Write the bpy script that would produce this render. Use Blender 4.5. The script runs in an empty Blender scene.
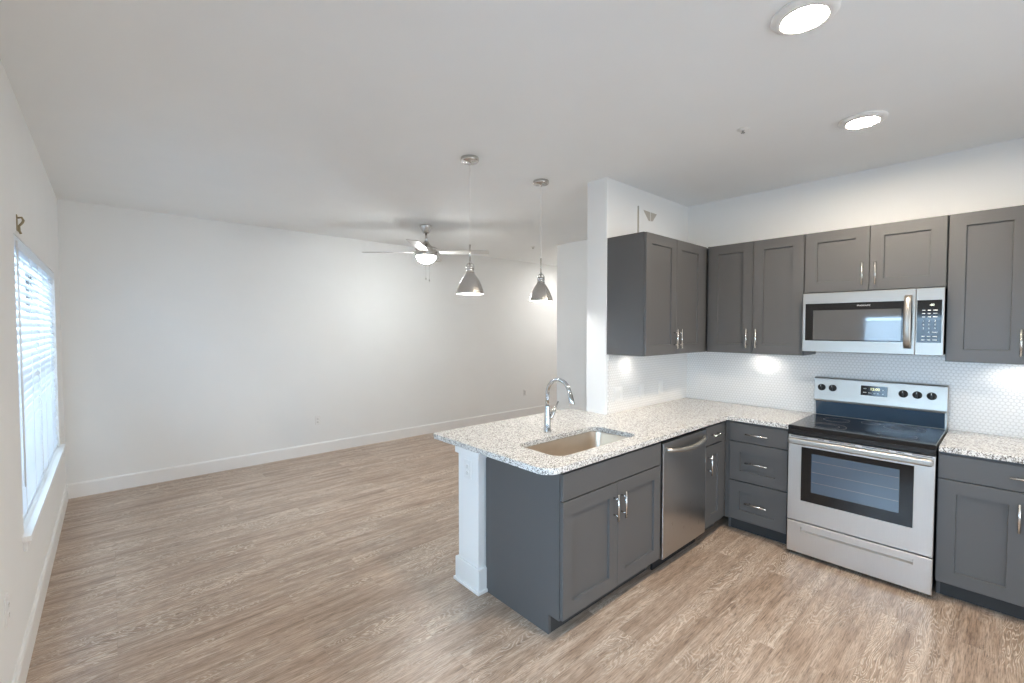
import bpy, bmesh, math, random
from mathutils import Vector, Matrix
PI = math.pi
C = bpy.context.scene.collection
random.seed(4)

# ------------------------------------------------------------------ camera
CAMZ, YAW, PITCH, FPX = 1.6062, 41.894, -1.784, 449.2
cam_data = bpy.data.cameras.new('camera')
cam_data.sensor_width = 36.0
cam_data.lens = FPX / 1024 * 36.0
cam_data.clip_start = 0.02
cam = bpy.data.objects.new('camera', cam_data)
cam.location = (0, 0, CAMZ)
cam.rotation_euler = (math.radians(90 + PITCH), 0, math.radians(-YAW))
C.objects.link(cam)
bpy.context.scene.camera = cam

# ------------------------------------------------------------------ world, daylight, exposure
scn = bpy.context.scene
w = bpy.data.worlds.new('world'); scn.world = w; w.use_nodes = True
wb = w.node_tree.nodes['Background']
wb.inputs[0].default_value = (0.62, 0.78, 1.0, 1); wb.inputs[1].default_value = 1.4
scn.view_settings.view_transform = 'Standard'
scn.view_settings.look = 'None'
scn.view_settings.gamma = 1
scn.view_settings.use_curve_mapping = False
scn.view_settings.exposure = 0.08
scn.cycles.use_denoising = True
scn.cycles.max_bounces = 12
scn.cycles.diffuse_bounces = 8
scn.cycles.transparent_max_bounces = 16
scn.cycles.sample_clamp_indirect = 6
scn.cycles.caustics_reflective = False
scn.cycles.caustics_refractive = False

def area(name, loc, rot, sx, sy, power, col):
    l = bpy.data.lights.new(name, 'AREA'); l.shape = 'RECTANGLE'; l.size = sx; l.size_y = sy
    l.energy = power; l.color = col
    o = bpy.data.objects.new(name, l); o.location = loc; o.rotation_euler = rot; C.objects.link(o)
    return o
# daylight outside the two left windows and the added, unseen rear one
area('daylight_living', (-0.95, 4.32, 1.45), (0, -PI/2, 0), 1.7, 2.3, 230, (0.60, 0.81, 1.0))
area('daylight_dining', (-0.95, 0.43, 1.35), (0, -PI/2, 0), 1.7, 2.3, 300, (0.47, 0.73, 1.0))
area('added_rear_light', (1.9, -3.1, 1.25), (PI/2, 0, 0), 3.0, 2.3, 85, (0.90, 0.96, 1.0))

# ------------------------------------------------------------------ materials
def new_mat(name):
    m = bpy.data.materials.new(name); m.use_nodes = True
    nt = m.node_tree; b = nt.nodes['Principled BSDF']
    return m, nt, b
def N(nt, t, **k):
    n = nt.nodes.new(t)
    for a, v in k.items(): setattr(n, a, v)
    return n
def coords(nt, scale=(1, 1, 1), kind='Object'):
    tc = N(nt, 'ShaderNodeTexCoord'); mp = N(nt, 'ShaderNodeMapping')
    mp.inputs['Scale'].default_value = scale
    nt.links.new(tc.outputs[kind], mp.inputs[0]); return mp.outputs[0]
def noise(nt, vec, scale, detail=2, rough=.5, dist=0):
    n = N(nt, 'ShaderNodeTexNoise'); n.inputs['Scale'].default_value = scale
    n.inputs['Detail'].default_value = detail; n.inputs['Roughness'].default_value = rough
    n.inputs['Distortion'].default_value = dist
    if vec is not None: nt.links.new(vec, n.inputs['Vector'])
    return n.outputs['Fac']
def ramp(nt, fac, stops, interp='LINEAR'):
    r = N(nt, 'ShaderNodeValToRGB'); r.color_ramp.interpolation = interp
    e = r.color_ramp.elements
    while len(e) < len(stops): e.new(0.5)
    for i, (p, c) in enumerate(stops):
        e[i].position = p; e[i].color = (*c, 1) if len(c) == 3 else c
    nt.links.new(fac, r.inputs[0]); return r.outputs[0]
def mix(nt, fac, a, b, mode='MIX'):
    m = N(nt, 'ShaderNodeMix', data_type='RGBA', blend_type=mode)
    for s, v in ((m.inputs[0], fac), (m.inputs[6], a), (m.inputs[7], b)):
        if isinstance(v, (int, float)): s.default_value = v
        elif isinstance(v, tuple): s.default_value = (*v, 1)
        else: nt.links.new(v, s)
    return m.outputs[2]
def math_(nt, op, a, b=None, c=None):
    m = N(nt, 'ShaderNodeMath', operation=op)
    for i, v in enumerate((a, b, c)):
        if v is None: continue
        if isinstance(v, (int, float)): m.inputs[i].default_value = v
        else: nt.links.new(v, m.inputs[i])
    return m.outputs[0]
def bump(nt, b, h, strength=.2, dist=.002):
    n = N(nt, 'ShaderNodeBump'); n.inputs['Strength'].default_value = strength
    n.inputs['Distance'].default_value = dist
    nt.links.new(h, n.inputs['Height']); nt.links.new(n.outputs[0], b.inputs['Normal'])

def paint(name, col, rough=.6, tex=.0012, spec=.3, vary=.02, scale=180):
    m, nt, b = new_mat(name)
    v = coords(nt)
    n = noise(nt, v, 3.0, 3)
    c2 = tuple(x*(1-vary*2) for x in col)
    nt.links.new(mix(nt, n, col, c2), b.inputs['Base Color'])
    b.inputs['Roughness'].default_value = rough; b.inputs['Specular IOR Level'].default_value = spec
    bump(nt, b, noise(nt, v, scale, 2), .25, tex)
    return m
M = {}
M['wall'] = paint('wall_paint', (.85, .85, .835), .75)
M['ceiling'] = paint('ceiling_paint', (.885, .895, .89), .85)
M['trim'] = paint('trim_paint', (.84, .835, .82), .35, .0003, .5, .01, 20)
M['cab'] = paint('cabinet_paint', (.096, .094, .093), .38, .0003, .45, .02, 90)
M['kickshade'] = paint('toe_kick_shaded', (.045, .043, .042), .6, .0003)  # toe kicks only; shade of the recess is put into this darker colour
M['black'] = paint('black_enamel', (.012, .012, .013), .25, .0001, .5)
M['kick'] = paint('black_kick', (.02, .02, .022), .5, .0003)
M['plastic'] = paint('white_plastic', (.82, .81, .79), .35, .0001, .5, .01)
M['plate'] = paint('beige_plate', (.50, .46, .40), .6, .0002)
M['knobblack'] = paint('knob_black', (.02, .02, .02), .35, .0001)
M['mark'] = paint('printed_white', (.75, .76, .75), .5, .0001)
M['ring'] = paint('burner_print', (.16, .16, .17), .35, .0001)
M['brass'] = paint('aged_bracket', (.30, .24, .13), .35, .0002, .6)
M['slot'] = paint('dark_slot', (.02, .02, .02), .8, .0001)

def metal(name, col, rough, brush=(1, 1, 60), amt=.08, aniso=0):
    m, nt, b = new_mat(name)
    v = coords(nt, brush)
    n = noise(nt, v, 12, 3)
    b.inputs['Metallic'].default_value = 1
    c2 = tuple(x*.9 for x in col)
    nt.links.new(mix(nt, n, col, c2), b.inputs['Base Color'])
    nt.links.new(math_(nt, 'ADD', math_(nt, 'MULTIPLY', n, amt), rough - amt/2), b.inputs['Roughness'])
    b.inputs['Anisotropic'].default_value = aniso
    return m
M['steel'] = metal('stainless_steel', (.70, .68, .65), .36, (60, 60, 1), .08, .5)
M['steelh'] = metal('stainless_horizontal', (.47, .44, .40), .40, (1, 1, 70), .08, .4)
M['dwsteel'] = metal('dishwasher_steel', (.50, .485, .47), .28, (25, 25, 1), .03, .5)
M['sinksteel'] = metal('sink_steel', (.74, .64, .53), .36, (1, 40, 1), .1)
M['chrome'] = metal('chrome', (.58, .59, .60), .12, (1, 1, 1), .03)
M['nickel'] = metal('brushed_nickel', (.60, .58, .555), .26, (1, 1, 50), .08)
M['pull'] = metal('satin_nickel_pull', (.74, .72, .69), .25, (1, 1, 1), .04)

def glass_dark(name, col, rough=.06, spec=.8, coat=0):
    m, nt, b = new_mat(name)
    v = coords(nt)
    n = noise(nt, v, 6, 2)
    nt.links.new(mix(nt, n, col, tuple(x*.85 for x in col)), b.inputs['Base Color'])
    b.inputs['Roughness'].default_value = rough; b.inputs['Specular IOR Level'].default_value = spec
    b.inputs['Coat Weight'].default_value = coat
    return m
M['glassblack'] = glass_dark('black_glass', (.008, .008, .009), .07, .45)
M['ovenglass'] = glass_dark('oven_window_glass', (.055, .095, .145), .10, 1.0, .5)
M['mwglass'] = glass_dark('microwave_window_glass', (.075, .077, .08), .05, .9, .3)
M['riser'] = glass_dark('riser_glass_blue_reflection', (.05, .085, .13), .10, 1.0, .4)  # black glass, its blue reflection put into the base colour

def emit(name, col, s):
    m, nt, b = new_mat(name)
    b.inputs['Base Color'].default_value = (*[min(1, c*.8) for c in col], 1)
    b.inputs['Emission Color'].default_value = (*col, 1); b.inputs['Emission Strength'].default_value = s
    return m
M['lens'] = emit('ceiling_lamp_lens', (1, .87, .71), 540)
M['addedhalllens'] = emit('added_hall_lamp_lens', (1, .97, .94), 290)
M['bulb'] = emit('pendant_bulb', (1, .97, .92), 220)
M['bowl'] = emit('fan_bowl_lit_glass', (.97, 1, 1), 130)
M['puck'] = emit('puck_lens', (1, .94, .87), 100)
M['digits'] = emit('display_digits', (.95, .92, .5), 1.2)
M['digitsw'] = emit('display_digits_pale', (.85, .95, .8), 1.0)

# window glass: clear sheet with a slight reflection
m, nt, b = new_mat('window_glass')
tr = N(nt, 'ShaderNodeBsdfTransparent'); gl = N(nt, 'ShaderNodeBsdfGlossy'); gl.inputs['Roughness'].default_value = .02
fr = N(nt, 'ShaderNodeFresnel'); fr.inputs['IOR'].default_value = 1.4; mx = N(nt, 'ShaderNodeMixShader')
nt.links.new(fr.outputs[0], mx.inputs[0]); nt.links.new(tr.outputs[0], mx.inputs[1]); nt.links.new(gl.outputs[0], mx.inputs[2])
nt.links.new(mx.outputs[0], nt.nodes['Material Output'].inputs['Surface']); M['glass'] = m
# blind slat: white vinyl that lets daylight glow through
m, nt, b = new_mat('blind_slat')
b.inputs['Base Color'].default_value = (.86, .88, .90, 1); b.inputs['Roughness'].default_value = .4
tl = N(nt, 'ShaderNodeBsdfTranslucent'); tl.inputs[0].default_value = (.80, .88, .95, 1)
mx = N(nt, 'ShaderNodeMixShader'); mx.inputs[0].default_value = .20
nt.links.new(b.outputs[0], mx.inputs[1]); nt.links.new(tl.outputs[0], mx.inputs[2])
nt.links.new(mx.outputs[0], nt.nodes['Material Output'].inputs['Surface']); M['slat'] = m

# granite
m, nt, b = new_mat('speckled_granite')
v = coords(nt)
def vor(scale):
    n = N(nt, 'ShaderNodeTexVoronoi'); n.inputs['Scale'].default_value = scale
    nt.links.new(v, n.inputs['Vector']); s = N(nt, 'ShaderNodeSeparateColor'); nt.links.new(n.outputs['Color'], s.inputs[0])
    return s.outputs[0], s.outputs[1]
a, a2 = vor(235); c_, c2 = vor(150)
base = ramp(nt, a, [(0, (.12, .105, .09)), (.14, (.36, .33, .30)), (.25, (.62, .60, .57)), (.40, (.80, .785, .755))], 'CONSTANT')
blot = ramp(nt, c_, [(0, (.22, .21, .20)), (.09, (.62, .59, .55)), (.16, (1, 1, 1))], 'CONSTANT')
nt.links.new(mix(nt, .75, base, blot, 'MULTIPLY'), b.inputs['Base Color'])
b.inputs['Roughness'].default_value = .16; b.inputs['Specular IOR Level'].default_value = .6
M['granite'] = m

# penny tile
m, nt, b = new_mat('penny_tile')
tc = N(nt, 'ShaderNodeTexCoord'); sp = N(nt, 'ShaderNodeSeparateXYZ'); nt.links.new(tc.outputs['Object'], sp.inputs[0])
h = math_(nt, 'ADD', sp.outputs[0], sp.outputs[1])
P = .0240
uu = math_(nt, 'DIVIDE', h, P); vv = math_(nt, 'DIVIDE', sp.outputs[2], P*1.732)
def cell(du):
    fu = math_(nt, 'SUBTRACT', math_(nt, 'FRACT', math_(nt, 'ADD', uu, du)), .5)
    fv = math_(nt, 'MULTIPLY', math_(nt, 'SUBTRACT', math_(nt, 'FRACT', math_(nt, 'ADD', vv, du)), .5), 1.732)
    return math_(nt, 'SQRT', math_(nt, 'ADD', math_(nt, 'MULTIPLY', fu, fu), math_(nt, 'MULTIPLY', fv, fv)))
d = math_(nt, 'MINIMUM', cell(0.0), cell(0.5))
tile = ramp(nt, d, [(.0, (1, 1, 1)), (.38, (.92, .92, .92)), (.47, (0, 0, 0))])
nt.links.new(mix(nt, tile, (.72, .705, .68), (.87, .86, .84)), b.inputs['Base Color'])
b.inputs['Roughness'].default_value = .22
bump(nt, b, tile, .5, .0015)
M['tile'] = m

# wood-look plank floor, planks run along X
m, nt, b = new_mat('vinyl_plank_floor')
tc = N(nt, 'ShaderNodeTexCoord')
br = N(nt, 'ShaderNodeTexBrick'); br.offset = .37; br.offset_frequency = 2
nt.links.new(tc.outputs['Object'], br.inputs['Vector'])
br.inputs['Scale'].default_value = 1; br.inputs['Brick Width'].default_value = 1.22; br.inputs['Row Height'].default_value = .152
br.inputs['Mortar Size'].default_value = .0012; br.inputs['Color1'].default_value = (0, 0, 0, 1); br.inputs['Color2'].default_value = (1, 1, 1, 1)
br.inputs['Mortar'].default_value = (.5, .5, .5, 1); br.inputs['Mortar Smooth'].default_value = .3
sc = N(nt, 'ShaderNodeSeparateColor'); nt.links.new(br.outputs['Color'], sc.inputs[0]); rnd = sc.outputs[0]
off = N(nt, 'ShaderNodeCombineXYZ'); nt.links.new(math_(nt, 'MULTIPLY', rnd, 7.3), off.inputs[0]); nt.links.new(math_(nt, 'MULTIPLY', rnd, 13.1), off.inputs[1]); nt.links.new(math_(nt, 'MULTIPLY', rnd, 5.1), off.inputs[2])
ad = N(nt, 'ShaderNodeVectorMath', operation='ADD'); nt.links.new(tc.outputs['Object'], ad.inputs[0]); nt.links.new(off.outputs[0], ad.inputs[1])
def stretched(sx, sy):
    mp = N(nt, 'ShaderNodeMapping'); mp.inputs['Scale'].default_value = (sx, sy, 1); nt.links.new(ad.outputs[0], mp.inputs[0]); return mp.outputs[0]
fine = noise(nt, stretched(6, 105), 2.2, 5, .68, .25)
mid = noise(nt, stretched(1.1, 14), 1.6, 4, .6, .4)
cath = noise(nt, stretched(1.6, 7.5), 1.15, 2.5, .5, .6)
lines = math_(nt, 'ABSOLUTE', math_(nt, 'SINE', math_(nt, 'MULTIPLY', cath, 95)))
patch = ramp(nt, noise(nt, stretched(.9, 2.6), 1.7, 2), [(.42, (0, 0, 0)), (.62, (1, 1, 1))])
lm_ = ramp(nt, lines, [(.72, (0, 0, 0)), (.97, (1, 1, 1))])
lit = mix(nt, 1.0, lm_, patch, 'MULTIPLY')
grit = noise(nt, stretched(14, 160), 2.0, 3, .7)
lit = mix(nt, 1.0, lit, ramp(nt, grit, [(.38, (.15, .15, .15)), (.6, (1, 1, 1))]), 'MULTIPLY')
basec = ramp(nt, mid, [(.28, (.232, .156, .108)), (.5, (.375, .272, .199)), (.72, (.50, .390, .305))])
basec = mix(nt, .9, basec, ramp(nt, fine, [(.34, (.45, .42, .40)), (.50, (1, 1, 1)), (.66, (1.35, 1.36, 1.38))]), 'MULTIPLY')
basec = mix(nt, math_(nt, 'MULTIPLY', lit, .75), basec, (.80, .71, .59))
tone = ramp(nt, rnd, [(0, (.96, .96, .965)), (1, (1.04, 1.035, 1.03))])
basec = mix(nt, 1.0, basec, tone, 'MULTIPLY')
basec = mix(nt, math_(nt, 'MULTIPLY', br.outputs['Fac'], .25), basec, (.13, .10, .08))
nt.links.new(basec, b.inputs['Base Color'])
nt.links.new(math_(nt, 'ADD', math_(nt, 'MULTIPLY', fine, .18), .26), b.inputs['Roughness'])
b.inputs['Specular IOR Level'].default_value = .6
bump(nt, b, math_(nt, 'ADD', fine, math_(nt, 'MULTIPLY', br.outputs['Fac'], -1.5)), .18, .001)
M['floor'] = m

# ------------------------------------------------------------------ mesh helpers
class MB:
    def __init__(s): s.bm = bmesh.new()
    def box(s, x0, x1, y0, y1, z0, z1, mi=0):
        vs = [s.bm.verts.new((x, y, z)) for z in (z0, z1) for y in (y0, y1) for x in (x0, x1)]
        for f in ((0, 2, 3, 1), (4, 5, 7, 6), (0, 1, 5, 4), (2, 6, 7, 3), (0, 4, 6, 2), (1, 3, 7, 5)):
            s.bm.faces.new([vs[i] for i in f]).material_index = mi
        return s
    def prism(s, pts, axis, a0, a1):
        """extrude a 2D outline along an axis; pts are the other two coordinates in order"""
        def P3(p, a):
            return {'x': (a, p[0], p[1]), 'y': (p[0], a, p[1]), 'z': (p[0], p[1], a)}[axis]
        A = [s.bm.verts.new(P3(p, a0)) for p in pts]; B = [s.bm.verts.new(P3(p, a1)) for p in pts]
        n = len(pts)
        s.bm.faces.new(A); s.bm.faces.new(B[::-1])
        for i in range(n): s.bm.faces.new([A[i], B[i], B[(i+1) % n], A[(i+1) % n]])
        return s
    def lathe(s, prof, n=32, origin=(0, 0, 0), axis='z', smooth=True, closed=False):
        """prof: (radius, height) pairs"""
        rings = []
        for r, hh in prof:
            ring = []
            for k in range(n):
                a = 2*PI*k/n
                p = (r*math.cos(a), r*math.sin(a), hh)
                if axis == 'y': p = (p[0], p[2], p[1])
                if axis == 'x': p = (p[2], p[0], p[1])
                ring.append(s.bm.verts.new(Vector(p) + Vector(origin)))
            rings.append(ring)
        pairs = list(zip(rings, rings[1:]))
        if closed: pairs.append((rings[-1], rings[0]))
        for A, B in pairs:
            for k in range(n):
                f = s.bm.faces.new([A[k], A[(k+1) % n], B[(k+1) % n], B[k]]); f.smooth = smooth
        if not closed:
            if prof[0][0] > 1e-5: s.bm.faces.new(rings[0][::-1])
            if prof[-1][0] > 1e-5: s.bm.faces.new(rings[-1])
        return s
    def tube(s, pts, r, n=12, flat=1.0):
        pts = [Vector(p) for p in pts]; rs = r if isinstance(r, (list, tuple)) else [r]*len(pts)
        rings = []; up = Vector((0, 0, 1)); prev = None
        for i, p in enumerate(pts):
            t = (pts[min(i+1, len(pts)-1)] - pts[max(i-1, 0)]).normalized()
            if prev is None:
                a = t.cross(up)
                if a.length < 1e-3: a = t.cross(Vector((1, 0, 0)))
                a.normalize()
            else:
                a = (prev - t*prev.dot(t)).normalized()
            prev = a; bb = t.cross(a).normalized()
            rings.append([s.bm.verts.new(p + (a*math.cos(2*PI*k/n) + bb*flat*math.sin(2*PI*k/n))*rs[i]) for k in range(n)])
        for A, B in zip(rings, rings[1:]):
            for k in range(n):
                f = s.bm.faces.new([A[k], A[(k+1) % n], B[(k+1) % n], B[k]]); f.smooth = True
        s.bm.faces.new(rings[0][::-1]); s.bm.faces.new(rings[-1])
        return s
    def build(s, name, mat, parent=None, bevel=0, loc=None):
        s.bm.normal_update(); bmesh.ops.recalc_face_normals(s.bm, faces=s.bm.faces)
        me = bpy.data.meshes.new(name); s.bm.to_mesh(me); s.bm.free()
        for mm in (mat if isinstance(mat, (list, tuple)) else [mat]): me.materials.append(mm)
        o = bpy.data.objects.new(name, me); C.objects.link(o)
        if parent is not None: o.parent = parent
        if loc: o.location = loc
        if bevel:
            bv = o.modifiers.new('bevel', 'BEVEL'); bv.width = bevel; bv.segments = 2; bv.limit_method = 'ANGLE'; bv.angle_limit = math.radians(50)
            bv.harden_normals = False
        return o
def tag(o, label=None, cat=None, group=None, kind=None):
    if label: o['label'] = label
    if cat: o['category'] = cat
    if group: o['group'] = group
    if kind: o['kind'] = kind
    return o
def empty(name, loc, rz=0, label=None, cat=None, group=None):
    o = bpy.data.objects.new(name, None); o.location = loc; o.rotation_euler = (0, 0, rz)
    o.empty_display_size = .05; C.objects.link(o)
    return tag(o, label, cat, group)
def text(body, size, mat, parent, loc, rot, name='lettering', align='CENTER', ext=.0003):
    cu = bpy.data.curves.new(name, 'FONT'); cu.body = body; cu.size = size; cu.extrude = ext
    cu.align_x = align; cu.align_y = 'CENTER'; cu.materials.append(mat)
    tmp = bpy.data.objects.new(name, cu); C.objects.link(tmp)
    me = bpy.data.meshes.new_from_object(tmp.evaluated_get(bpy.context.evaluated_depsgraph_get()))
    bpy.data.objects.remove(tmp); me.name = name
    if not me.materials: me.materials.append(mat)
    o = bpy.data.objects.new(name, me); C.objects.link(o); o.parent = parent; o.location = loc; o.rotation_euler = rot
    return o
def struct(o): o['kind'] = 'structure'; return o
def copy_tree(o, parent=None):
    c = o.copy(); C.objects.link(c); c.parent = parent
    for ch in list(o.children): copy_tree(ch, c)
    return c

# ------------------------------------------------------------------ room dimensions
XL, XR = -.33, 4.247
YC, YT = 2.150, 2.345
XS = 2.930
D, H = 5.885, 2.785
YREAR = -2.6
XG, YG = 4.807, 4.39
CT = .914

struct(MB().box(-.6, 7.2, YREAR-.2, 6.1, -.08, 0).build('floor', M['floor']))
struct(MB().box(-.6, 7.2, YREAR-.2, 6.1, H, H+.1).build('ceiling', M['ceiling']))
W1 = (3.20, 5.34, .605, 2.06)     # living-room window: y0,y1,z0,z1
W2 = (-.62, 1.47, .605, 1.80)     # second window of the same wall, beside the camera
wl = MB()
t0 = XL-.15
wl.box(t0, XL, YREAR, W2[0], 0, H)
wl.box(t0, XL, W2[1], W1[0], 0, H)
wl.box(t0, XL, W1[1], D, 0, H)
for W in (W1, W2):
    wl.box(t0, XL, W[0], W[1], 0, W[2]); wl.box(t0, XL, W[0], W[1], W[3], H)
struct(wl.build('wall_left', M['wall']))
struct(MB().box(t0, 7.15, D, D+.15, 0, H).build('wall_back', M['wall']))
struct(MB().box(XR, XR+.15, YREAR, YC, 0, H).build('wall_right', M['wall']))
struct(MB().box(XS, 4.95, YC, YT, 0, H).build('wall_kitchen', M['wall'], bevel=.004))
struct(MB().prism([(XG, YT), (XG, YG), (7.0, YG), (7.0, YG-.14), (XG+.14, YG-.14), (XG+.14, YT)], 'z', 0, H).build('wall_hall', M['wall']))
struct(MB().box(7.0, 7.15, YG-.14, D, 0, H).build('wall_hall_end', M['wall']))
RW = (.5, 3.3, .05, 2.2)
wr = MB(); wr.box(t0, RW[0], YREAR-.15, YREAR, 0, H).box(RW[1], XR+.15, YREAR-.15, YREAR, 0, H)
wr.box(RW[0], RW[1], YREAR-.15, YREAR, 0, RW[2]).box(RW[0], RW[1], YREAR-.15, YREAR, RW[3], H)
struct(wr.build('wall_rear', M['wall']))
# half wall behind the peninsula cabinets
struct(MB().box(1.640, XS-.001, 2.125, 2.325, 0, .880).build('wall_peninsula', M['trim'], bevel=.002))

def board(p, axis, a0, a1, side):
    """baseboard profile: thickness out of the wall, eased top"""
    pr = [(0, 0), (.016, 0), (.016, .125), (.010, .138), (0, .138)]
    mb = MB()
    if axis == 'y': mb.prism([(p + side*q, z) for q, z in pr], 'y', a0, a1)
    else: mb.prism([(p + side*q, z) for q, z in pr], 'x', a0, a1)
    return mb
struct(board(XL, 'y', YREAR, D, 1).build('baseboard_left', M['trim']))
struct(board(D, 'x', XL+.016, 7.0, -1).build('baseboard_back', M['trim']))
struct(board(XG, 'y', YT, YG, -1).build('baseboard_hall', M['trim']))
# post casing at the free end of the half wall: cap, base
def collar(z0, z1, e, name, top):
    x0, x1, y0, y1 = 1.640-e, 1.690, 2.125-e, 2.325+e
    mb = MB()
    mb.box(x0, x1, y0, y1, z0, z1)
    return struct(mb.build(name, M['trim'], bevel=.004))
collar(.818, .8795, .022, 'trim_1', True)
collar(0, .150, .022, 'trim_2', False)
collar(0, .020, .032, 'trim_3', False)
# shallow casing board of the post
struct(MB().box(1.632, 1.6405, 2.123, 2.327, .15, .82).build('trim_4', M['trim'], bevel=.002))

# ------------------------------------------------------------------ windows with blinds
def window(name, W):
    y0, y1, z0, z1 = W
    root = empty(name, (XL-.10, y0, z0)); struct(root)
    w_, h_ = y1-y0, z1-z0
    f = MB()
    for a, b_, c, d_ in ((0, .05, 0, h_), (w_-.05, w_, 0, h_), (w_/2-.04, w_/2+.04, 0, h_)): f.box(-.03, .03, a, b_, c, d_)
    f.box(-.03, .03, 0, w_, 0, .05).box(-.03, .03, 0, w_, h_-.05, h_).box(-.025, .02, 0, w_, h_/2-.02, h_/2+.02)
    f.build('window_frame', M['trim'], root)
    MB().box(-.004, .002, .05, w_-.05, .05, h_-.05).build('pane', M['glass'], root)
    return root
window('window_1', W1); window('window_2', W2)
def sill(name, W):
    mb = MB()
    # jagged nose plus apron below
    mb.box(XL-.07, XL+.032, W[0]-.06, W[1]+.10, W[2]-.030, W[2]-.002)
    mb.box(XL, XL+.016, W[0]-.03, W[1]+.07, W[2]-.085, W[2]-.030)
    return struct(mb.build(name, M['trim'], bevel=.003))
sill('trim_5', W1); sill('trim_6', W2)
root = empty('added_rear_window', (RW[0], YREAR-.08, RW[2])); struct(root)  # unseen rear window, added to bring in daylight and reflections
f = MB(); ww, hh = RW[1]-RW[0], RW[3]-RW[2]
for a in (0, ww/2-.04, ww-.07): f.box(a, a+.07, -.03, .03, 0, hh)
f.box(0, ww, -.03, .03, 0, .08).box(0, ww, -.03, .03, hh-.07, hh)
f.build('window_frame', M['trim'], root)
MB().box(.05, ww-.05, -.003, .003, .05, hh-.05).build('pane', M['glass'], root)

def blind(y0, y1, z0, z1, label, tilt=60):
    root = empty('window_blind', (XL-.022, y0, z0), 0, label, 'blind')
    w_, h_ = y1-y0, z1-z0
    MB().box(-.028, .022, .004, w_-.004, h_-.055, h_-.001).build('headrail', M['slat'], root, bevel=.003)
    mb = MB(); z = .045; ang = math.radians(tilt); hw = .0245
    while z < h_-.07:
        dx, dz = hw*math.cos(ang), hw*math.sin(ang)
        # room edge low, gently crowned
        p = [(dx, z-dz), (dx*.0+.003, z+.001), (-dx, z+dz)]
        q = [(a-.0022, c+.0012) for a, c in p]
        mb.prism([*p, *q[::-1]], 'y', .008, w_-.008)
        z += .0432
    mb.build('slats', M['slat'], root)
    MB().box(-.018, .018, .008, w_-.008, .004, .024).build('bottom_rail', M['slat'], root, bevel=.003)
    c = MB()
    for yy in (.14, w_/2, w_-.14): c.tube([(.0225, yy, .02), (.0225, yy, h_-.05)], .0012, 6)
    c.build('ladder_cord', M['plastic'], root)
    return root
ym = (W1[0]+W1[1])/2
b1 = blind(W1[0]+.005, ym-.004, W1[2]+.030, W1[3]-.004, 'closed white slatted blind over the nearer half of the left-hand window')
MB().tube([(.028, .05, .18), (.027, .048, 1.0), (.026, .045, W1[3]-W1[2]-.06)], .0035, 8).build('wand', M['plastic'], b1)
blind(ym+.004, W1[1]-.005, W1[2]+.030, W1[3]-.004, 'closed white slatted blind over the half of the left-hand window next to the room corner')
ym2 = (W2[0]+W2[1])/2
blind(W2[0]+.005, ym2-.004, W2[2]+.002, W2[3]-.004, 'white slatted blind beside the camera, seen only as a reflection, rearward half', 35)
blind(ym2+.004, W2[1]-.005, W2[2]+.002, W2[3]-.004, 'white slatted blind whose reflection shows in the microwave door', 35)
# curtain bracket above the window
r = empty('curtain_bracket', (XL, 3.31, 2.12), 0, 'small dark brass curtain bracket at the top near corner of the window', 'bracket')
MB().box(0, .004, -.012, .012, -.035, .045).build('back_plate', M['brass'], r, bevel=.001)
MB().tube([(.002, 0, .03), (.018, 0, .034), (.024, 0, .020), (.019, 0, .006), (.008, 0, -.01), (.009, 0, -.035), (.014, 0, -.048)], .005, 8).build('hook', M['brass'], r)

# ------------------------------------------------------------------ wall plates
def outlet(loc, rz, label, kinds='duplex', gangs=1, group=None):
    """local: plate in XZ plane facing -Y"""
    root = empty('rocker_plate' if kinds == 'switch' else 'wall_outlet', loc, rz, label, 'switch' if kinds == 'switch' else 'outlet', group)
    w_ = .070 + .046*(gangs-1)
    MB().box(-w_/2, w_/2, -.006, 0, -.057, .057).build('cover_plate', M['plastic'], root, bevel=.002)
    for g in range(gangs):
        x = (g-(gangs-1)/2)*.046
        if kinds == 'switch':
            MB().box(x-.016, x+.016, -.010, -.006, -.033, .033).build('rocker', M['plastic'], root, bevel=.001)
        else:
            for zz in (-.020, .020):
                s_ = MB().lathe([(.0001, -.0085), (.0150, -.0085), (.0155, -.006)], 20, (x, 0, zz), 'y').build('socket', M['plastic'], root)
                mb = MB()
                for dx in (-.006, .006): mb.box(x+dx-.0012, x+dx+.0012, -.0092, -.0084, zz-.002, zz+.006)
                mb.lathe([(.0001, -.0092), (.0022, -.0092), (.0022, -.0084)], 8, (x, 0, zz-.008), 'y')
                mb.build('slot', M['plate'], s_)
    return root
outlet((XL, 2.665, .475), PI/2, 'white wall outlet on the left wall below and nearer than the window')
outlet((1.959, D, .428), 0, 'white wall outlet low on the long back wall, left of the faucet')
outlet((5.60, D, .428), 0, 'white wall outlet on the back wall seen just left of the faucet')
outlet((1.632, 2.225, .735), -PI/2, 'white outlet on the end of the post under the counter')
outlet((3.083, YC-.009, 1.062), 0, 'white double-width switch plate on the backsplash nearest the open wall end', 'switch', 2)
outlet((3.43, YC-.009, 1.062), 0, 'white rocker-style outlet on the backsplash, middle of the three plates', 'switch')  # outlet, modelled with the rocker face
outlet((3.745, YC-.009, 1.062), 0, 'white rocker-style outlet on the backsplash nearest the kitchen corner', 'switch')

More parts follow.
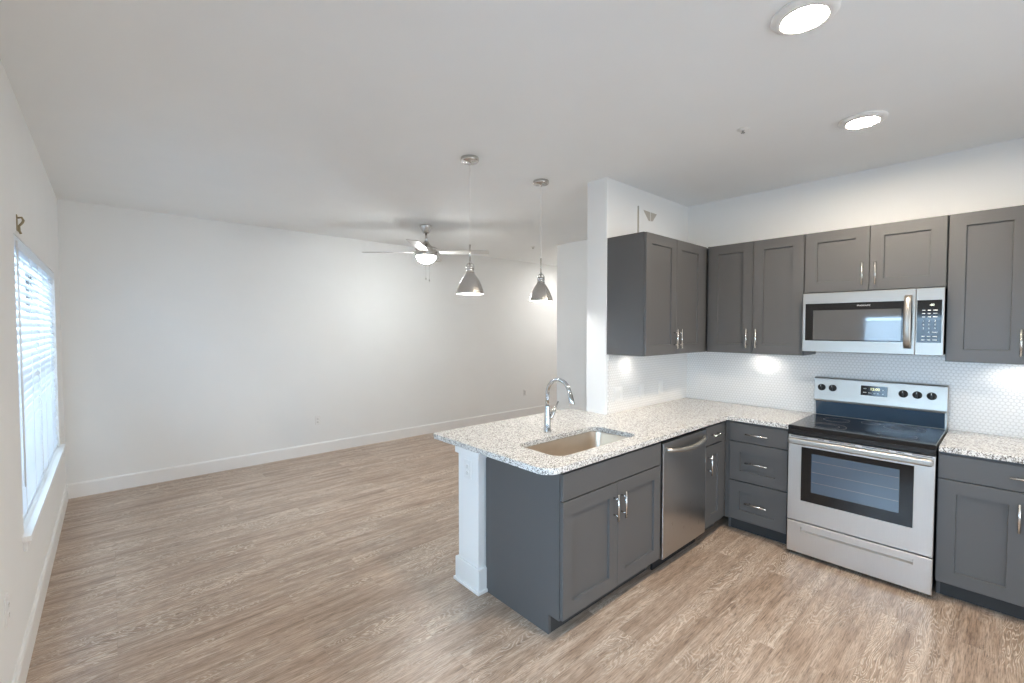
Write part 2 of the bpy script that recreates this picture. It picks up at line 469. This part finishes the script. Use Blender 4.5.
# ------------------------------------------------------------------ ceiling fittings
def ceiling_light(x, y, label, rr=.112, lens='lens'):
    root = empty('ceiling_light', (x, y, H), 0, label, 'ceiling light', 'flush round ceiling lights over the kitchen' if lens == 'lens' else None)
    MB().lathe([(rr*.66, 0), (rr, 0), (rr, -.005), (rr*.95, -.012), (rr*.72, -.022), (rr*.66, -.018)], 48, closed=True).build('trim_ring', M['plastic'], root)
    MB().lathe([(.0001, -.021), (rr*.5, -.020), (rr*.67, -.015)], 48).build('lens', M[lens], root)
    return root
ceiling_light(1.974, .552, 'large flush round lit ceiling light at the top edge, nearest the camera')
ceiling_light(3.206, .596, 'flush round lit ceiling light above the range, the farther of the two')
ceiling_light(6.3, 5.08, 'added lit round ceiling light around the corner in the hallway, out of sight', lens='addedhalllens')  # unseen hall lamp, added to brighten the far right
def sprinkler(x, y, label):
    root = empty('fire_sprinkler', (x, y, H), 0, label, 'sprinkler')
    MB().lathe([(.0001, 0), (.034, 0), (.033, -.004), (.016, -.010), (.0001, -.010)], 24).build('escutcheon', M['plastic'], root)
    MB().lathe([(.009, -.009), (.008, -.014), (.004, -.016), (.003, -.022), (.0001, -.022)], 16).build('nozzle', M['nickel'], root)
    MB().lathe([(.0001, -.022), (.012, -.022), (.012, -.024), (.0001, -.024)], 16).build('deflector', M['nickel'], root)
sprinkler(2.828, 1.098, 'small round fire sprinkler on the kitchen ceiling left of the light above the range')
sprinkler(4.649, 4.722, 'tiny fire sprinkler on the far ceiling behind the right pendant')

def pendant(x, y, zb, label):
    """zb: height of the shade's rim"""
    root = empty('pendant_light', (x, y, H), 0, label, 'pendant lamp', 'brushed metal pendants over the peninsula')
    Z = lambda z: z - H
    MB().lathe([(.0001, 0), (.062, 0), (.063, -.003), (.063, -.022), (.060, -.026), (.012, -.028), (.010, -.042), (.004, -.050), (.0001, -.050)], 40).build('canopy', M['nickel'], root)
    MB().tube([(0, 0, -.045), (0, 0, Z(zb+.34))], .0022, 8).build('cord', M['plastic'], root)
    MB().tube([(0, 0, Z(zb+.345)), (0, 0, Z(zb+.225))], .0055, 10).build('cord_sleeve', M['nickel'], root)
    # yoke
    mb = MB()
    arc = [(-.026, Z(zb+.166)), (-.028, Z(zb+.195)), (-.018, Z(zb+.212)), (0, Z(zb+.218)), (.018, Z(zb+.212)), (.028, Z(zb+.195)), (.026, Z(zb+.166))]
    mb.tube([(a*.744, -a*.668, c) for a, c in arc], .0035, 8)
    mb.lathe([(.0001, Z(zb+.230)), (.007, Z(zb+.228)), (.010, Z(zb+.220)), (.007, Z(zb+.210)), (.0001, Z(zb+.208))], 16)
    mb.lathe([(.0001, Z(zb+.210)), (.005, Z(zb+.210)), (.006, Z(zb+.192)), (.0001, Z(zb+.192))], 12)
    mb.build('yoke', M['nickel'], root)
    MB().lathe([(.0001, Z(zb+.196)), (.026, Z(zb+.194)), (.030, Z(zb+.188)), (.030, Z(zb+.176)), (.026, Z(zb+.172)), (.026, Z(zb+.160)), (.032, Z(zb+.155)), (.032, Z(zb+.146)), (.0001, Z(zb+.146))], 32).build('socket_cap', M['nickel'], root)
    outer = [(.030, .148), (.036, .138), (.047, .122), (.064, .095), (.080, .062), (.091, .032), (.097, .008), (.099, 0)]
    inner = [(.0965, .001), (.0945, .008), (.0885, .032), (.0775, .062), (.0615, .095), (.0445, .122), (.033, .138), (.027, .146)]
    # open two-walled bell: nickel outside, white enamel inside
    mb = MB(); n = 48
    prof = [(r_, Z(zb+z_)) for r_, z_ in outer + inner]
    rings = [[mb.bm.verts.new((r_*math.cos(2*PI*k/n), r_*math.sin(2*PI*k/n), z_)) for k in range(n)] for r_, z_ in prof]
    for i, (A, B) in enumerate(zip(rings, rings[1:])):
        for k in range(n):
            f = mb.bm.faces.new([A[k], A[(k+1) % n], B[(k+1) % n], B[k]]); f.smooth = True
            f.material_index = 1 if i >= len(outer)-1 else 0
    mb.build('shade', [M['nickel'], M['plastic']], root)
    MB().lathe([(.0001, Z(zb+.015)), (.018, Z(zb+.020)), (.030, Z(zb+.040)), (.030, Z(zb+.058)), (.018, Z(zb+.085)), (.013, Z(zb+.10)), (.013, Z(zb+.145)), (.0001, Z(zb+.145))], 24).build('bulb', M['bulb'], root)
    return root
pendant(1.893, 2.550, 1.840, 'brushed metal dome pendant lamp, left and nearer of the two above the sink')
pendant(2.614, 2.564, 1.820, 'brushed metal dome pendant lamp, right one, near the kitchen wall end')

# ceiling fan
fx, fy = 2.767, 4.58
fan = empty('ceiling_fan', (fx, fy, H), 0, 'nickel ceiling fan with lit white bowl and four pale blades over the living room', 'ceiling fan')
MB().lathe([(.0001, 0), (.072, 0), (.072, -.008), (.056, -.040), (.040, -.075), (.030, -.088), (.0001, -.088)], 36).build('canopy', M['nickel'], fan)
MB().lathe([(.0001, -.08), (.013, -.08), (.013, -.20), (.0001, -.20)], 16).build('downrod', M['nickel'], fan)
MB().lathe([(.0001, -.172), (.020, -.174), (.030, -.190), (.045, -.215), (.072, -.238), (.085, -.246), (.118, -.252), (.127, -.260), (.127, -.276), (.120, -.281), (.120, -.292), (.127, -.297), (.127, -.330), (.122, -.345), (.112, -.352), (.0001, -.352)], 48).build('motor_housing', M['nickel'], fan)
MB().lathe([(.112, -.350), (.112, -.358), (.106, -.378), (.090, -.402), (.062, -.422), (.030, -.433), (.0001, -.436)], 48).build('light_bowl', M['bowl'], fan)
toward = math.atan2(-.744, -.668)        # direction from fan to camera
base_a = toward
M['blade'] = paint('fan_blade', (.62, .60, .57), .45, .0002, .5, .03, 30)
for k in range(4):
    a = base_a + k*PI/2
    mb = MB()
    n = 10; top = []; L0, L1 = .155, .73
    out = []
    for i in range(n+1):
        t = i/n; x = L0 + (L1-L0)*t; wd = .052 + .018*min(1, t*2)
        if t > .93: wd *= .9
        out.append((x, wd))
    pts = [(x, wd) for x, wd in out] + [(x, -wd) for x, wd in out[::-1]]
    mb.prism(pts, 'z', -.003, .003)
    bl = mb.build('blade', M['blade'], fan)
    mb2 = MB(); mb2.box(.10, .20, -.022, .022, .003, .008); mb2.box(.10, .13, -.018, .018, -.006, .008)
    br_ = mb2.build('blade_iron', M['nickel'], bl, bevel=.001)
    bl.location = (0, 0, -.305); bl.rotation_euler = (math.radians(-7), 0, a)
    bl.rotation_mode = 'XYZ'
for dx, ln in ((-.016, .25), (.022, .27)):
    mb = MB(); X, Yv = dx*.744-.05, -dx*.668-.105
    mb.tube([(X, Yv, -.335), (X, Yv, -.345-ln*.6), (X, Yv, -.36-ln)], .0013, 6)
    mb.lathe([(.0001, 0), (.004, -.004), (.006, -.020), (.0001, -.026)], 10, (X, Yv, -.36-ln))
    mb.build('pull_chain', M['nickel'], fan)

# ------------------------------------------------------------------ cabinetry (local: x to the right, y into the cabinet, z up; front at y=0)
TH = .020
def shaker(name, x0, x1, z0, z1, parent, st=.076, rail=None):
    rail = rail or st
    mb = MB(); bm = mb.bm
    yf, yb, yp = -TH-.0015, -.0015, -TH+.0105
    def ring(a, b_, c, d_, y): return [bm.verts.new(p) for p in ((a, y, c), (b_, y, c), (b_, y, d_), (a, y, d_))]
    e = .0015
    R0 = ring(x0, x1, z0, z1, yb); R1 = ring(x0, x1, z0, z1, yf+e); R2 = ring(x0+e, x1-e, z0+e, z1-e, yf)
    R3 = ring(x0+st, x1-st, z0+rail, z1-rail, yf); R4 = ring(x0+st+.002, x1-st-.002, z0+rail+.002, z1-rail-.002, yp)
    for A, B in ((R0, R1), (R1, R2), (R2, R3), (R3, R4)):
        for i in range(4): bm.faces.new([A[i], A[(i+1) % 4], B[(i+1) % 4], B[i]])
    bm.faces.new(R4); bm.faces.new(R0[::-1])
    return mb.build(name, M['cab'], parent)
def slab(name, x0, x1, z0, z1, parent):
    return MB().box(x0, x1, -TH-.0015, -.0015, z0, z1).build(name, M['cab'], parent, bevel=.0015)
def pull(x, z, vert, parent, ln=.155):
    mb = MB(); y0, y1 = -TH-.0015, -TH-.034; h_ = ln/2; s_ = .048
    if vert:
        mb.tube([(x, y1, z-h_), (x, y1, z+h_)], .006, 10)
        for q in (-s_, s_): mb.tube([(x, y0, z+q), (x, y1, z+q)], .0045, 8)
    else:
        mb.tube([(x-h_, y1, z), (x+h_, y1, z)], .006, 10)
        for q in (-s_, s_): mb.tube([(x+q, y0, z), (x+q, y1, z)], .0045, 8)
    return mb.build('handle', M['pull'], parent)
def base_carcass(w_, d_, root, top=.876, end_left=False):
    mb = MB(); t = .018
    prof = [(0, .105), (0, top), (d_, top), (d_, 0), (.075, 0), (.075, .105)]
    mb.prism(prof, 'x', 0, t); mb.prism(prof, 'x', w_-t, w_)
    mb.box(t, w_-t, d_-.012, d_, .10, top)
    mb.box(t, w_-t, 0, d_-.012, .105, .123)
    mb.box(t, w_-t, 0, .018, top-.04, top); mb.box(t, w_-t, 0, .018, .123, .14)
    mb.box(t, w_-t, .002, .006, .14, top-.04)      # dark gap backing behind the fronts
    mb.build('body', M['cab'], root)
    MB().box(t if end_left else 0.0005, w_-.0005, .0755, .090, 0.0, .1045).build('toe_kick', M['kickshade'], root)
def wall_carcass(w_, d_, z0, z1, root):
    MB().box(0, w_, 0, d_, z0, z1).build('body', M['cab'], root, bevel=.001)

# --- peninsula run, fronts face -Y; box front at y = 1.513
YB = 1.513
sink_cab = empty('sink_cabinet', (1.680, YB, 0), 0, 'grey two-door sink base cabinet with false front at the free end of the peninsula', 'cabinet')
base_carcass(.946, .596, sink_cab, end_left=True)
slab('false_front', .004, .942, .728, .866, sink_cab)
d1 = shaker('door', .004, .4715, .112, .721, sink_cab); pull(.436, .590, True, d1)
d2 = shaker('door', .4745, .942, .112, .721, sink_cab); pull(.511, .590, True, d2)
# dishwasher
dw = empty('dishwasher', (2.632, YB, 0), 0, 'stainless steel dishwasher with curved bar handle between the peninsula cabinets', 'dishwasher')
MB().box(.004, .616, .0, .58, .10, .868).build('tub', M['black'], dw)
MB().box(.010, .610, -.030, -.001, .098, .858).build('door', M['dwsteel'], dw, bevel=.004)
MB().box(.010, .610, .045, .058, .0, .096).build('kick_plate', M['kick'], dw)
for xx in (.05, .57):
    MB().lathe([(.0001, 0), (.014, 0), (.014, .008), (.006, .010), (.006, .099), (.0001, .099)], 12, (xx, .13, 0)).build('levelling_foot', M['black'], dw)
mb = MB()
hp = []
for i in range(17):
    t = i/16; x = .045 + .53*t; y = -.032 - .048*math.sin(PI*t)**.55; z = .812 - .018*math.sin(PI*t)
    hp.append((x, y, z))
mb.tube(hp, [.013 + .003*math.sin(PI*i/16) for i in range(17)], 14, 1.0)
mb.build('handle', M['steelh'], dw)
# narrow cabinet
nc = empty('base_cabinet', (3.255, YB, 0), 0, 'narrow grey base cabinet with one drawer and one door right of the dishwasher', 'cabinet')
base_carcass(.372, .596, nc)
dr = slab('drawer', .004, .290, .728, .866, nc); pull(.147, .800, False, dr)
d1 = shaker('door', .004, .290, .112, .721, nc); pull(.040, .590, True, d1)
MB().box(.293, .3715, -.008, -.0015, .105, .876).build('filler', M['cab'], nc)
# --- right run, fronts face -X; box front at x = 3.63
XB = 3.630
RZ = -PI/2
dcab = empty('drawer_cabinet', (XB, 1.503, 0), RZ, 'grey three-drawer base cabinet in the corner left of the range', 'cabinet')
base_carcass(.446, .60, dcab)
MB().box(-.002+.004, .036, -.008, -.0015, .105, .876).build('filler', M['cab'], dcab)
x0, x1 = .040, .443
dr = slab('drawer', x0, x1, .728, .866, dcab); pull((x0+x1)/2, .795, False, dr)
dr = shaker('drawer', x0, x1, .422, .721, dcab); pull((x0+x1)/2, .575, False, dr)
dr = shaker('drawer', x0, x1, .116, .415, dcab); pull((x0+x1)/2, .262, False, dr)
rcab = empty('base_cabinet', (XB, .276, 0), RZ, 'grey base cabinet with wide drawer over doors, right of the range', 'cabinet')
base_carcass(.720, .60, rcab)
dr = slab('drawer', .004, .716, .728, .866, rcab); pull(.360, .800, False, dr)
d1 = shaker('door', .004, .3585, .112, .721, rcab); pull(.322, .590, True, d1)
d2 = shaker('door', .3615, .716, .112, .721, rcab); pull(.398, .590, True, d2)

# --- wall cabinets
UB, UT = 1.392, 2.310
YU = 1.823
ucab = empty('wall_cabinet', (XS+.006, YU, 0), 0, 'grey two-door wall cabinet at the open end of the kitchen wall, left of the corner', 'wall cabinet')
wall_carcass(1.305, YC-YU-.001, UB, UT, ucab)
d1 = shaker('door', .004, .4455, UB+.004, UT-.004, ucab); pull(.413, UB+.125, True, d1)
d2 = shaker('door', .4485, .892, UB+.004, UT-.004, ucab); pull(.481, UB+.125, True, d2)
MB().box(.895, .9895, -.008, -.0015, UB, UT).build('filler', M['cab'], ucab)
XU = 3.927
def upper(y_left, w_, z0, z1, label, sw=None, pz=.125, filler=0, pull_lo=True):
    root = empty('wall_cabinet', (XU, y_left, 0), RZ, label, 'wall cabinet')
    wall_carcass(w_, XR-XU-.001, z0, z1, root)
    f0 = .003+filler; mid = f0 + (w_-f0-.003)/2
    a = shaker('door', f0, mid-.0015, z0+.004, z1-.004, root, sw or .076); pull(mid-.036, z0+pz, True, a)
    b_ = shaker('door', mid+.0015, w_-.003, z0+.004, z1-.004, root, sw or .076); pull(mid+.036, z0+pz, True, b_)
    if filler: MB().box(.001, filler, -.008, -.0015, z0, z1).build('filler', M['cab'], root)
    return root
upper(1.799, .740, UB, UT, 'grey two-door wall cabinet between the kitchen corner and the microwave', filler=.016)
upper(1.057, .774, 1.860, UT, 'short grey two-door wall cabinet directly above the microwave', pz=.118)
upper(.281, .700, UB, UT, 'tall grey wall cabinet right of the microwave, cut by the picture edge')

# puck lights under the wall cabinets
def puck(x, y, label):
    root = empty('under_cabinet_light', (x, y, UB), 0, label, 'under-cabinet light')
    MB().lathe([(.024, -.001), (.032, -.001), (.032, -.010), (.028, -.013), (.024, -.011)], 28, closed=True).build('housing', M['plastic'], root)
    MB().lathe([(.0001, -.010), (.0245, -.009), (.0245, -.002), (.0001, -.002)], 28).build('lens', M['puck'], root)
puck(3.18, 2.03, 'small round light under the wall cabinet at the open wall end')
puck(4.12, 1.42, 'small round light under the wall cabinet left of the microwave')
puck(4.12, -.03, 'small round light under the wall cabinet right of the microwave')

# ------------------------------------------------------------------ countertops
def rounded(pts):
    """pts: (x, y, radius)"""
    out = []; n = len(pts)
    for i, (x, y, r_) in enumerate(pts):
        p = Vector((x, y)); a = Vector(pts[i-1][:2]); c = Vector(pts[(i+1) % n][:2])
        if r_ <= 0: out.append((x, y)); continue
        u = (a-p).normalized(); v_ = (c-p).normalized()
        A = p+u*r_; B = p+v_*r_; O = p+u*r_+v_*r_
        a0 = math.atan2(A.y-O.y, A.x-O.x); a1 = math.atan2(B.y-O.y, B.x-O.x)
        da = (a1-a0+PI) % (2*PI) - PI
        for k in range(9): out.append((O.x+r_*math.cos(a0+da*k/8), O.y+r_*math.sin(a0+da*k/8)))
    return out
def slab_poly(name, outer, hole, z0, z1, mat, bevel=.0025):
    bm = bmesh.new(); edges = []
    for loop in ([outer] + ([hole] if hole else [])):
        vs = [bm.verts.new((x, y, z1)) for x, y in loop]
        for i in range(len(vs)): edges.append(bm.edges.new((vs[i], vs[(i+1) % len(vs)])))
    bmesh.ops.triangle_fill(bm, use_beauty=True, use_dissolve=False, edges=edges)
    r_ = bmesh.ops.extrude_face_region(bm, geom=list(bm.faces))
    for g_ in r_['geom']:
        if isinstance(g_, bmesh.types.BMVert): g_.co.z = z0
    mb = MB(); mb.bm.free(); mb.bm = bm
    return mb.build(name, mat, bevel=bevel)
SX0, SX1, SY0, SY1 = 1.770, 2.535, 1.596, 1.952
outer = rounded([(1.565, 1.481, .085), (3.600, 1.481, .012), (3.600, 1.052, 0), (XR-.001, 1.052, 0), (XR-.001, YC-.001, 0), (XS-.001, YC-.001, 0), (XS-.001, 2.531, .02), (1.565, 2.531, .03)])
hole = rounded([(SX0, SY0, .075), (SX1, SY0, .075), (SX1, SY1, .075), (SX0, SY1, .075)])
tag(slab_poly('countertop', outer, hole, .882, CT, M['granite']), 'speckled light granite countertop of the peninsula with the sink cut-out', 'countertop')
tag(slab_poly('countertop', [(3.600, -.46), (3.600, .273), (XR-.001, .273), (XR-.001, -.46)], None, .882, CT, M['granite']), 'short speckled granite countertop right of the range', 'countertop')
# tile backsplash
tag(MB().box(XS+.022, XR-.001, YC-.008, YC-.0005, CT+.0005, UB-.0005).build('backsplash', M['tile']), 'white penny tile backsplash on the end wall behind the sink side', 'backsplash')
mb = MB().box(XR-.008, XR-.0005, -.46, YC-.009, CT+.0005, UB-.0005)
mb.box(XR-.008, XR-.0005, .2835, 1.0565, UB-.0005, 1.43)
tag(mb.build('backsplash', M['tile']), 'white penny tile backsplash on the long wall behind the range', 'backsplash')

# ------------------------------------------------------------------ sink
sink = empty('kitchen_sink', ((SX0+SX1)/2, (SY0+SY1)/2, .880), 0, 'undermount stainless steel sink bowl in the peninsula counter', 'sink')
mb = MB(); hw, hd = (SX1-SX0)/2, (SY1-SY0)/2
def rr_loop(e, z, r_):
    return [mb.bm.verts.new((x, y, z)) for x, y in rounded([(-hw-e, -hd-e, r_), (hw+e, -hd-e, r_), (hw+e, hd+e, r_), (-hw-e, hd+e, r_)])]
loops = [rr_loop(.022, .001, .09), rr_loop(.004, .001, .079), rr_loop(.003, -.003, .078), rr_loop(-.004, -.160, .070), rr_loop(-.014, -.182, .06), rr_loop(-.036, -.192, .05),
         ]
for A, B in zip(loops, loops[1:]):
    for i in range(len(A)):
        f = mb.bm.faces.new([A[i], A[(i+1) % len(A)], B[(i+1) % len(A)], B[i]]); f.smooth = True
mb.bm.faces.new(loops[-1])
o = mb.build('bowl', M['sinksteel'], sink)
sm = o.modifiers.new('thick', 'SOLIDIFY'); sm.thickness = .0012; sm.offset = 1
MB().lathe([(.0001, -.1905), (.030, -.1905), (.042, -.1895), (.045, -.1915), (.045, -.1935)], 28).build('drain', M['chrome'], sink)

# faucet
fa = empty('kitchen_faucet', (2.155, 2.050, CT), 0, 'chrome gooseneck pull-down faucet standing behind the sink', 'faucet')
MB().lathe([(.0001, .0002), (.026, .0002), (.0255, .008), (.0225, .06), (.0185, .12), (.0155, .165), (.0155, .172), (.0135, .176), (.0001, .176)], 32).build('base', M['chrome'], fa)
pts = [(0, 0, .17), (0, 0, .22), (0, 0, .252)]
for i in range(1, 17):
    a = PI - (PI*.93)*i/16
    pts.append((0, -.098 - .098*math.cos(a), .252 + .104*math.sin(a)))
MB().tube(pts, .0125, 16).build('spout', M['chrome'], fa)
e = Vector(pts[-1]); dr_ = (Vector(pts[-1])-Vector(pts[-2])).normalized()
MB().tube([e-dr_*.012, e, e+dr_*.01, e+dr_*.04, e+dr_*.068, e+dr_*.072], [.0135, .0145, .0160, .0180, .0180, .0155], 18).build('spray_head', M['chrome'], fa)
MB().tube([(.010, 0, .070), (.030, -.004, .095), (.048, -.008, .125), (.056, -.010, .142), (.060, -.011, .15), (.088, -.016, .195)], [.014, .0165, .0155, .012, .0065, .0045], 14).build('handle', M['chrome'], fa)

# ------------------------------------------------------------------ range (local: x right, y back; body front at X = 3.600)
rg = empty('range', (3.600, 1.046, 0), RZ, 'stainless steel electric range with black glass cooktop and oven window', 'stove')
RWID = .766
MB().box(.006, RWID-.006, 0, .615, .028, .884).build('body', M['black'], rg, bevel=.002)
for xx in (.05, RWID-.05):
    for yy in (.05, .56): MB().lathe([(.0001, 0), (.016, 0), (.016, .012), (.007, .014), (.007, .03), (.0001, .03)], 12, (xx, yy, 0)).build('levelling_foot', M['black'], rg)
ck = MB().box(.001, RWID-.001, -.046, .560, .896, .922).build('cooktop', M['glassblack'], rg, bevel=.005)
MB().prism([(-.044, .862), (-.046, .896), (.02, .896), (.02, .862)], 'x', .002, RWID-.002).build('front_lip', M['black'], rg, bevel=.003)
def ringpart(x, y, r_, par):
    mb = MB().lathe([(r_-.0022, .9222), (r_-.0022, .9228), (r_, .9228), (r_, .9222)], 48, (x, y, 0), closed=True, smooth=False)
    return mb
for x, y, rs_ in ((.195, .10, (.115, .075)), (.57, .11, (.098,)), (.19, .39, (.080,)), (.57, .40, (.110, .07)), (.383, .44, (.055,))):
    mb = MB()
    for r_ in rs_: mb.lathe([(r_-.0022, .9221), (r_-.0022, .9228), (r_, .9228), (r_, .9221)], 56, (x, y, 0), closed=True, smooth=False)
    mb.build('burner_ring', M['ring'], ck)
# oven door
od = MB(); bm = od.bm
def rect(a, b_, c, d_, y): return [bm.verts.new(p) for p in ((a, y, c), (b_, y, c), (b_, y, d_), (a, y, d_))]
yf = -.038
A0 = rect(.004, RWID-.004, .256, .855, -.001); A1 = rect(.004, RWID-.004, .256, .855, yf+.003); A2 = rect(.007, RWID-.007, .259, .852, yf)
A3 = rect(.084, .672, .402, .780, yf); A4 = rect(.084, .672, .402, .780, yf+.004)
for P_, Q_ in ((A0, A1), (A1, A2), (A2, A3), (A3, A4)):
    for i in range(4): bm.faces.new([P_[i], P_[(i+1) % 4], Q_[(i+1) % 4], Q_[i]])
bm.faces.new(A4); bm.faces.new(A0[::-1])
door = od.build('oven_door', M['steel'], rg)
MB().box(.085, .671, yf-.0005, yf+.0035, .403, .779).build('window_frame_glass', M['glassblack'], door, bevel=.001)
MB().box(.146, .606, yf-.0015, yf-.0004, .475, .742).build('window_glass', M['ovenglass'], door)
for z in (.545, .615, .69): MB().box(.150, .602, yf-.0021, yf-.0014, z, z+.0028).build('oven_rack', M['ring'], door)
hb = MB().box(.010, RWID-.010, -.084, -.056, .799, .839)
hd_ = hb.build('handle', M['steelh'], door, bevel=.011)
hd_.modifiers['bevel'].segments = 5
for f in hd_.data.polygons: f.use_smooth = False
for hx in (.012, RWID-.044):
    MB().box(hx, hx+.032, -.058, yf+.002, .803, .835).build('handle_bracket', M['steelh'], door, bevel=.003)
for a, b_ in ((.02, .12), (.18, .215), (.245, .385), (.42, .555), (.585, .625), (.66, .75)):
    MB().box(a, b_, yf-.0008, yf+.001, .8445, .8485).build('vent_slot', M['slot'], door)
    MB().box(a+.01, b_-.01, yf-.0008, yf+.001, .7895, .7925).build('vent_slot', M['slot'], door)
# storage drawer with recessed grip
mb = MB(); bm = mb.bm
A0 = rect(.004, RWID-.004, .030, .246, -.001); A1 = rect(.004, RWID-.004, .030, .246, -.033); A2 = rect(.007, RWID-.007, .033, .243, -.036)
A3 = rect(.086, .678, .182, .216, -.036); A4 = rect(.090, .674, .190, .212, -.018)
for P_, Q_ in ((A0, A1), (A1, A2), (A2, A3), (A3, A4)):
    for i in range(4): bm.faces.new([P_[i], P_[(i+1) % 4], Q_[(i+1) % 4], Q_[i]])
bm.faces.new(A4); bm.faces.new(A0[::-1])
mb.build('storage_drawer', M['steel'], rg)
# back guard
bg = MB().prism([(.562, 1.030), (.560, 1.045), (.578, 1.205), (.590, 1.213), (.634, 1.213), (.634, .895), (.585, .895), (.585, 1.030)], 'x', .0, RWID).build('back_guard', M['steelh'], rg, bevel=.002)
MB().prism([(.5835, .923), (.5655, 1.0285), (.5845, 1.0285), (.5845, .923)], 'x', .012, RWID-.012).build('riser_glass', M['riser'], bg)
tilt = math.atan2(.018, .160)
def face_y(z): return .560 + (z-1.045)*.018/.160
for lx in (.051, .123, .539, .613, .687):
    z = 1.137; y = face_y(z)
    kn = MB().lathe([(.0001, -.026), (.018, -.026), (.0205, -.023), (.0235, -.006), (.026, -.004), (.026, -.0005), (.0001, -.0005)], 28, (0, 0, 0), 'y').box(-.0045, .0045, -.033, -.020, -.021, .021)
    k_ = kn.build('knob', M['knobblack'], bg, loc=(lx, y, z)); k_.rotation_euler = (-tilt, 0, 0)
    MB().box(-.001, .001, -.0335, -.033, .006, .020).build('pointer', M['mark'], k_)
dsp = MB().box(-.077, .077, -.003, -.0003, -.036, .036).build('display', M['glassblack'], bg, bevel=.001, loc=(.375, face_y(1.139), 1.139)); dsp.rotation_euler = (-tilt, 0, 0)
text('12:00', .026, M['digits'], dsp, (.006, -.0034, .012), (PI/2, 0, 0), 'clock_digits')
for a, c, w_ in ((-.052, .014, .018), (-.052, -.014, .020), (-.022, -.016, .020), (.003, -.017, .012), (.024, -.017, .010), (.052, .010, .008), (.052, -.018, .008)):
    MB().box(a-w_/2, a+w_/2, -.0036, -.003, c-.0022, c+.0022).build('key_print', M['mark'], dsp)

# ------------------------------------------------------------------ microwave (front at X = 3.847)
mw = empty('microwave', (3.847, 1.048, 1.430), RZ, 'over-the-range stainless microwave hung under the short wall cabinet', 'microwave')
MW, MH = .762, .426
MB().box(.002, MW-.002, .028, .398, .004, MH-.002).build('case', M['black'], mw, bevel=.002)
def framed(name, x0, x1, z0, z1, hx0, hx1, hz0, hz1, par, mat):
    mb = MB(); bm_ = mb.bm
    def rc(a, b_, c, d_, y): return [bm_.verts.new(p) for p in ((a, y, c), (b_, y, c), (b_, y, d_), (a, y, d_))]
    A = [rc(x0, x1, z0, z1, .027), rc(x0, x1, z0, z1, .003), rc(x0+.003, x1-.003, z0+.003, z1-.003, 0), rc(hx0, hx1, hz0, hz1, 0), rc(hx0, hx1, hz0, hz1, .003)]
    for P_, Q_ in zip(A, A[1:]):
        for i in range(4): bm_.faces.new([P_[i], P_[(i+1) % 4], Q_[(i+1) % 4], Q_[i]])
    bm_.faces.new(A[-1]); bm_.faces.new(A[0][::-1])
    return mb.build(name, mat, par)
mdoor = framed('door', 0, .628, .0, MH, .018, .612, .080, .350, mw, M['steelh'])
MB().box(.0185, .6115, -.0005, .0028, .0805, .3495).build('window_frame_glass', M['glassblack'], mdoor)
MB().box(.068, .560, -.0012, -.0004, .088, .300).build('window_glass', M['mwglass'], mdoor)
text('FRIGIDAIRE', .0145, M['mark'], mdoor, (.362, -.0012, .327), (PI/2, 0, 0), 'brand_lettering')
# curved bar handle
hp = []
for i in range(13):
    t = i/12; hp.append((.594, -.004 - .042*math.sin(PI*t)**.5, .040 + .345*t))
mb = MB()
prev = None
for (hx, hy, hz_) in hp:
    ring_ = [mb.bm.verts.new((hx + .019*math.cos(2*PI*k/14), hy + .0085*math.sin(2*PI*k/14), hz_)) for k in range(14)]
    if prev:
        for k in range(14):
            f_ = mb.bm.faces.new([prev[k], prev[(k+1) % 14], ring_[(k+1) % 14], ring_[k]]); f_.smooth = True
    else: mb.bm.faces.new(ring_[::-1])
    prev = ring_
mb.bm.faces.new(prev)
mb.build('handle', M['steelh'], mdoor)
mp_ = framed('control_panel', .630, MW, .0, MH, .636, .752, .080, .350, mw, M['steelh'])
MB().box(.6365, .7515, -.0005, .0028, .0805, .3495).build('keypad_glass', M['glassblack'], mp_)
text(':00', .018, M['digitsw'], mp_, (.706, -.0012, .318), (PI/2, 0, 0), 'clock_digits')
rows = [.285, .265, .243]
for z in rows + [.120, .098]:
    for x in (.668, .694, .722):
        wd = .015 if x < .72 else .020
        MB().box(x-wd/2, x+wd/2, -.0012, -.0005, z-.0025, z+.0025).build('key_print', M['mark'], mp_)
for r_, row in enumerate((('1', '2', '3'), ('4', '5', '6'), ('7', '8', '9'), ('', '0', 'START'))):
    for c_2, ch in enumerate(row):
        if ch: text(ch, .014 if len(ch) == 1 else .009, M['mark'], mp_, ((.668, .694, .722)[c_2], -.0010, .218-.024*r_), (PI/2, 0, 0), 'key_lettering')
MB().box(.06, MW-.06, .08, .34, -.004, .004).build('vent_grille', M['kick'], mw, bevel=.001)

# ------------------------------------------------------------------ plate with beige wedge above the end wall cabinet
sp_ = empty('wall_cover_plate', (3.365, YC, 2.312), 0, 'white wall cover plate with a beige wedge-shaped opening above the left wall cabinet', 'cover plate')
MB().box(0, .34, -.014, 0, 0, .325).build('plate', M['wall'], sp_, bevel=.001)
MB().prism([(.062, .300), (.276, .297), (.209, .226), (.148, .220)], 'y', -.016, -.0138).build('wedge_opening', M['plate'], sp_)
MB().box(.168, .173, -.0175, -.0155, .224, .298).build('seam', M['wall'], sp_)
MB().box(-.006, -.0005, -.012, 0, 0, .325).build('side_strip', M['plate'], sp_)  # thin strip standing as the left side of the plate
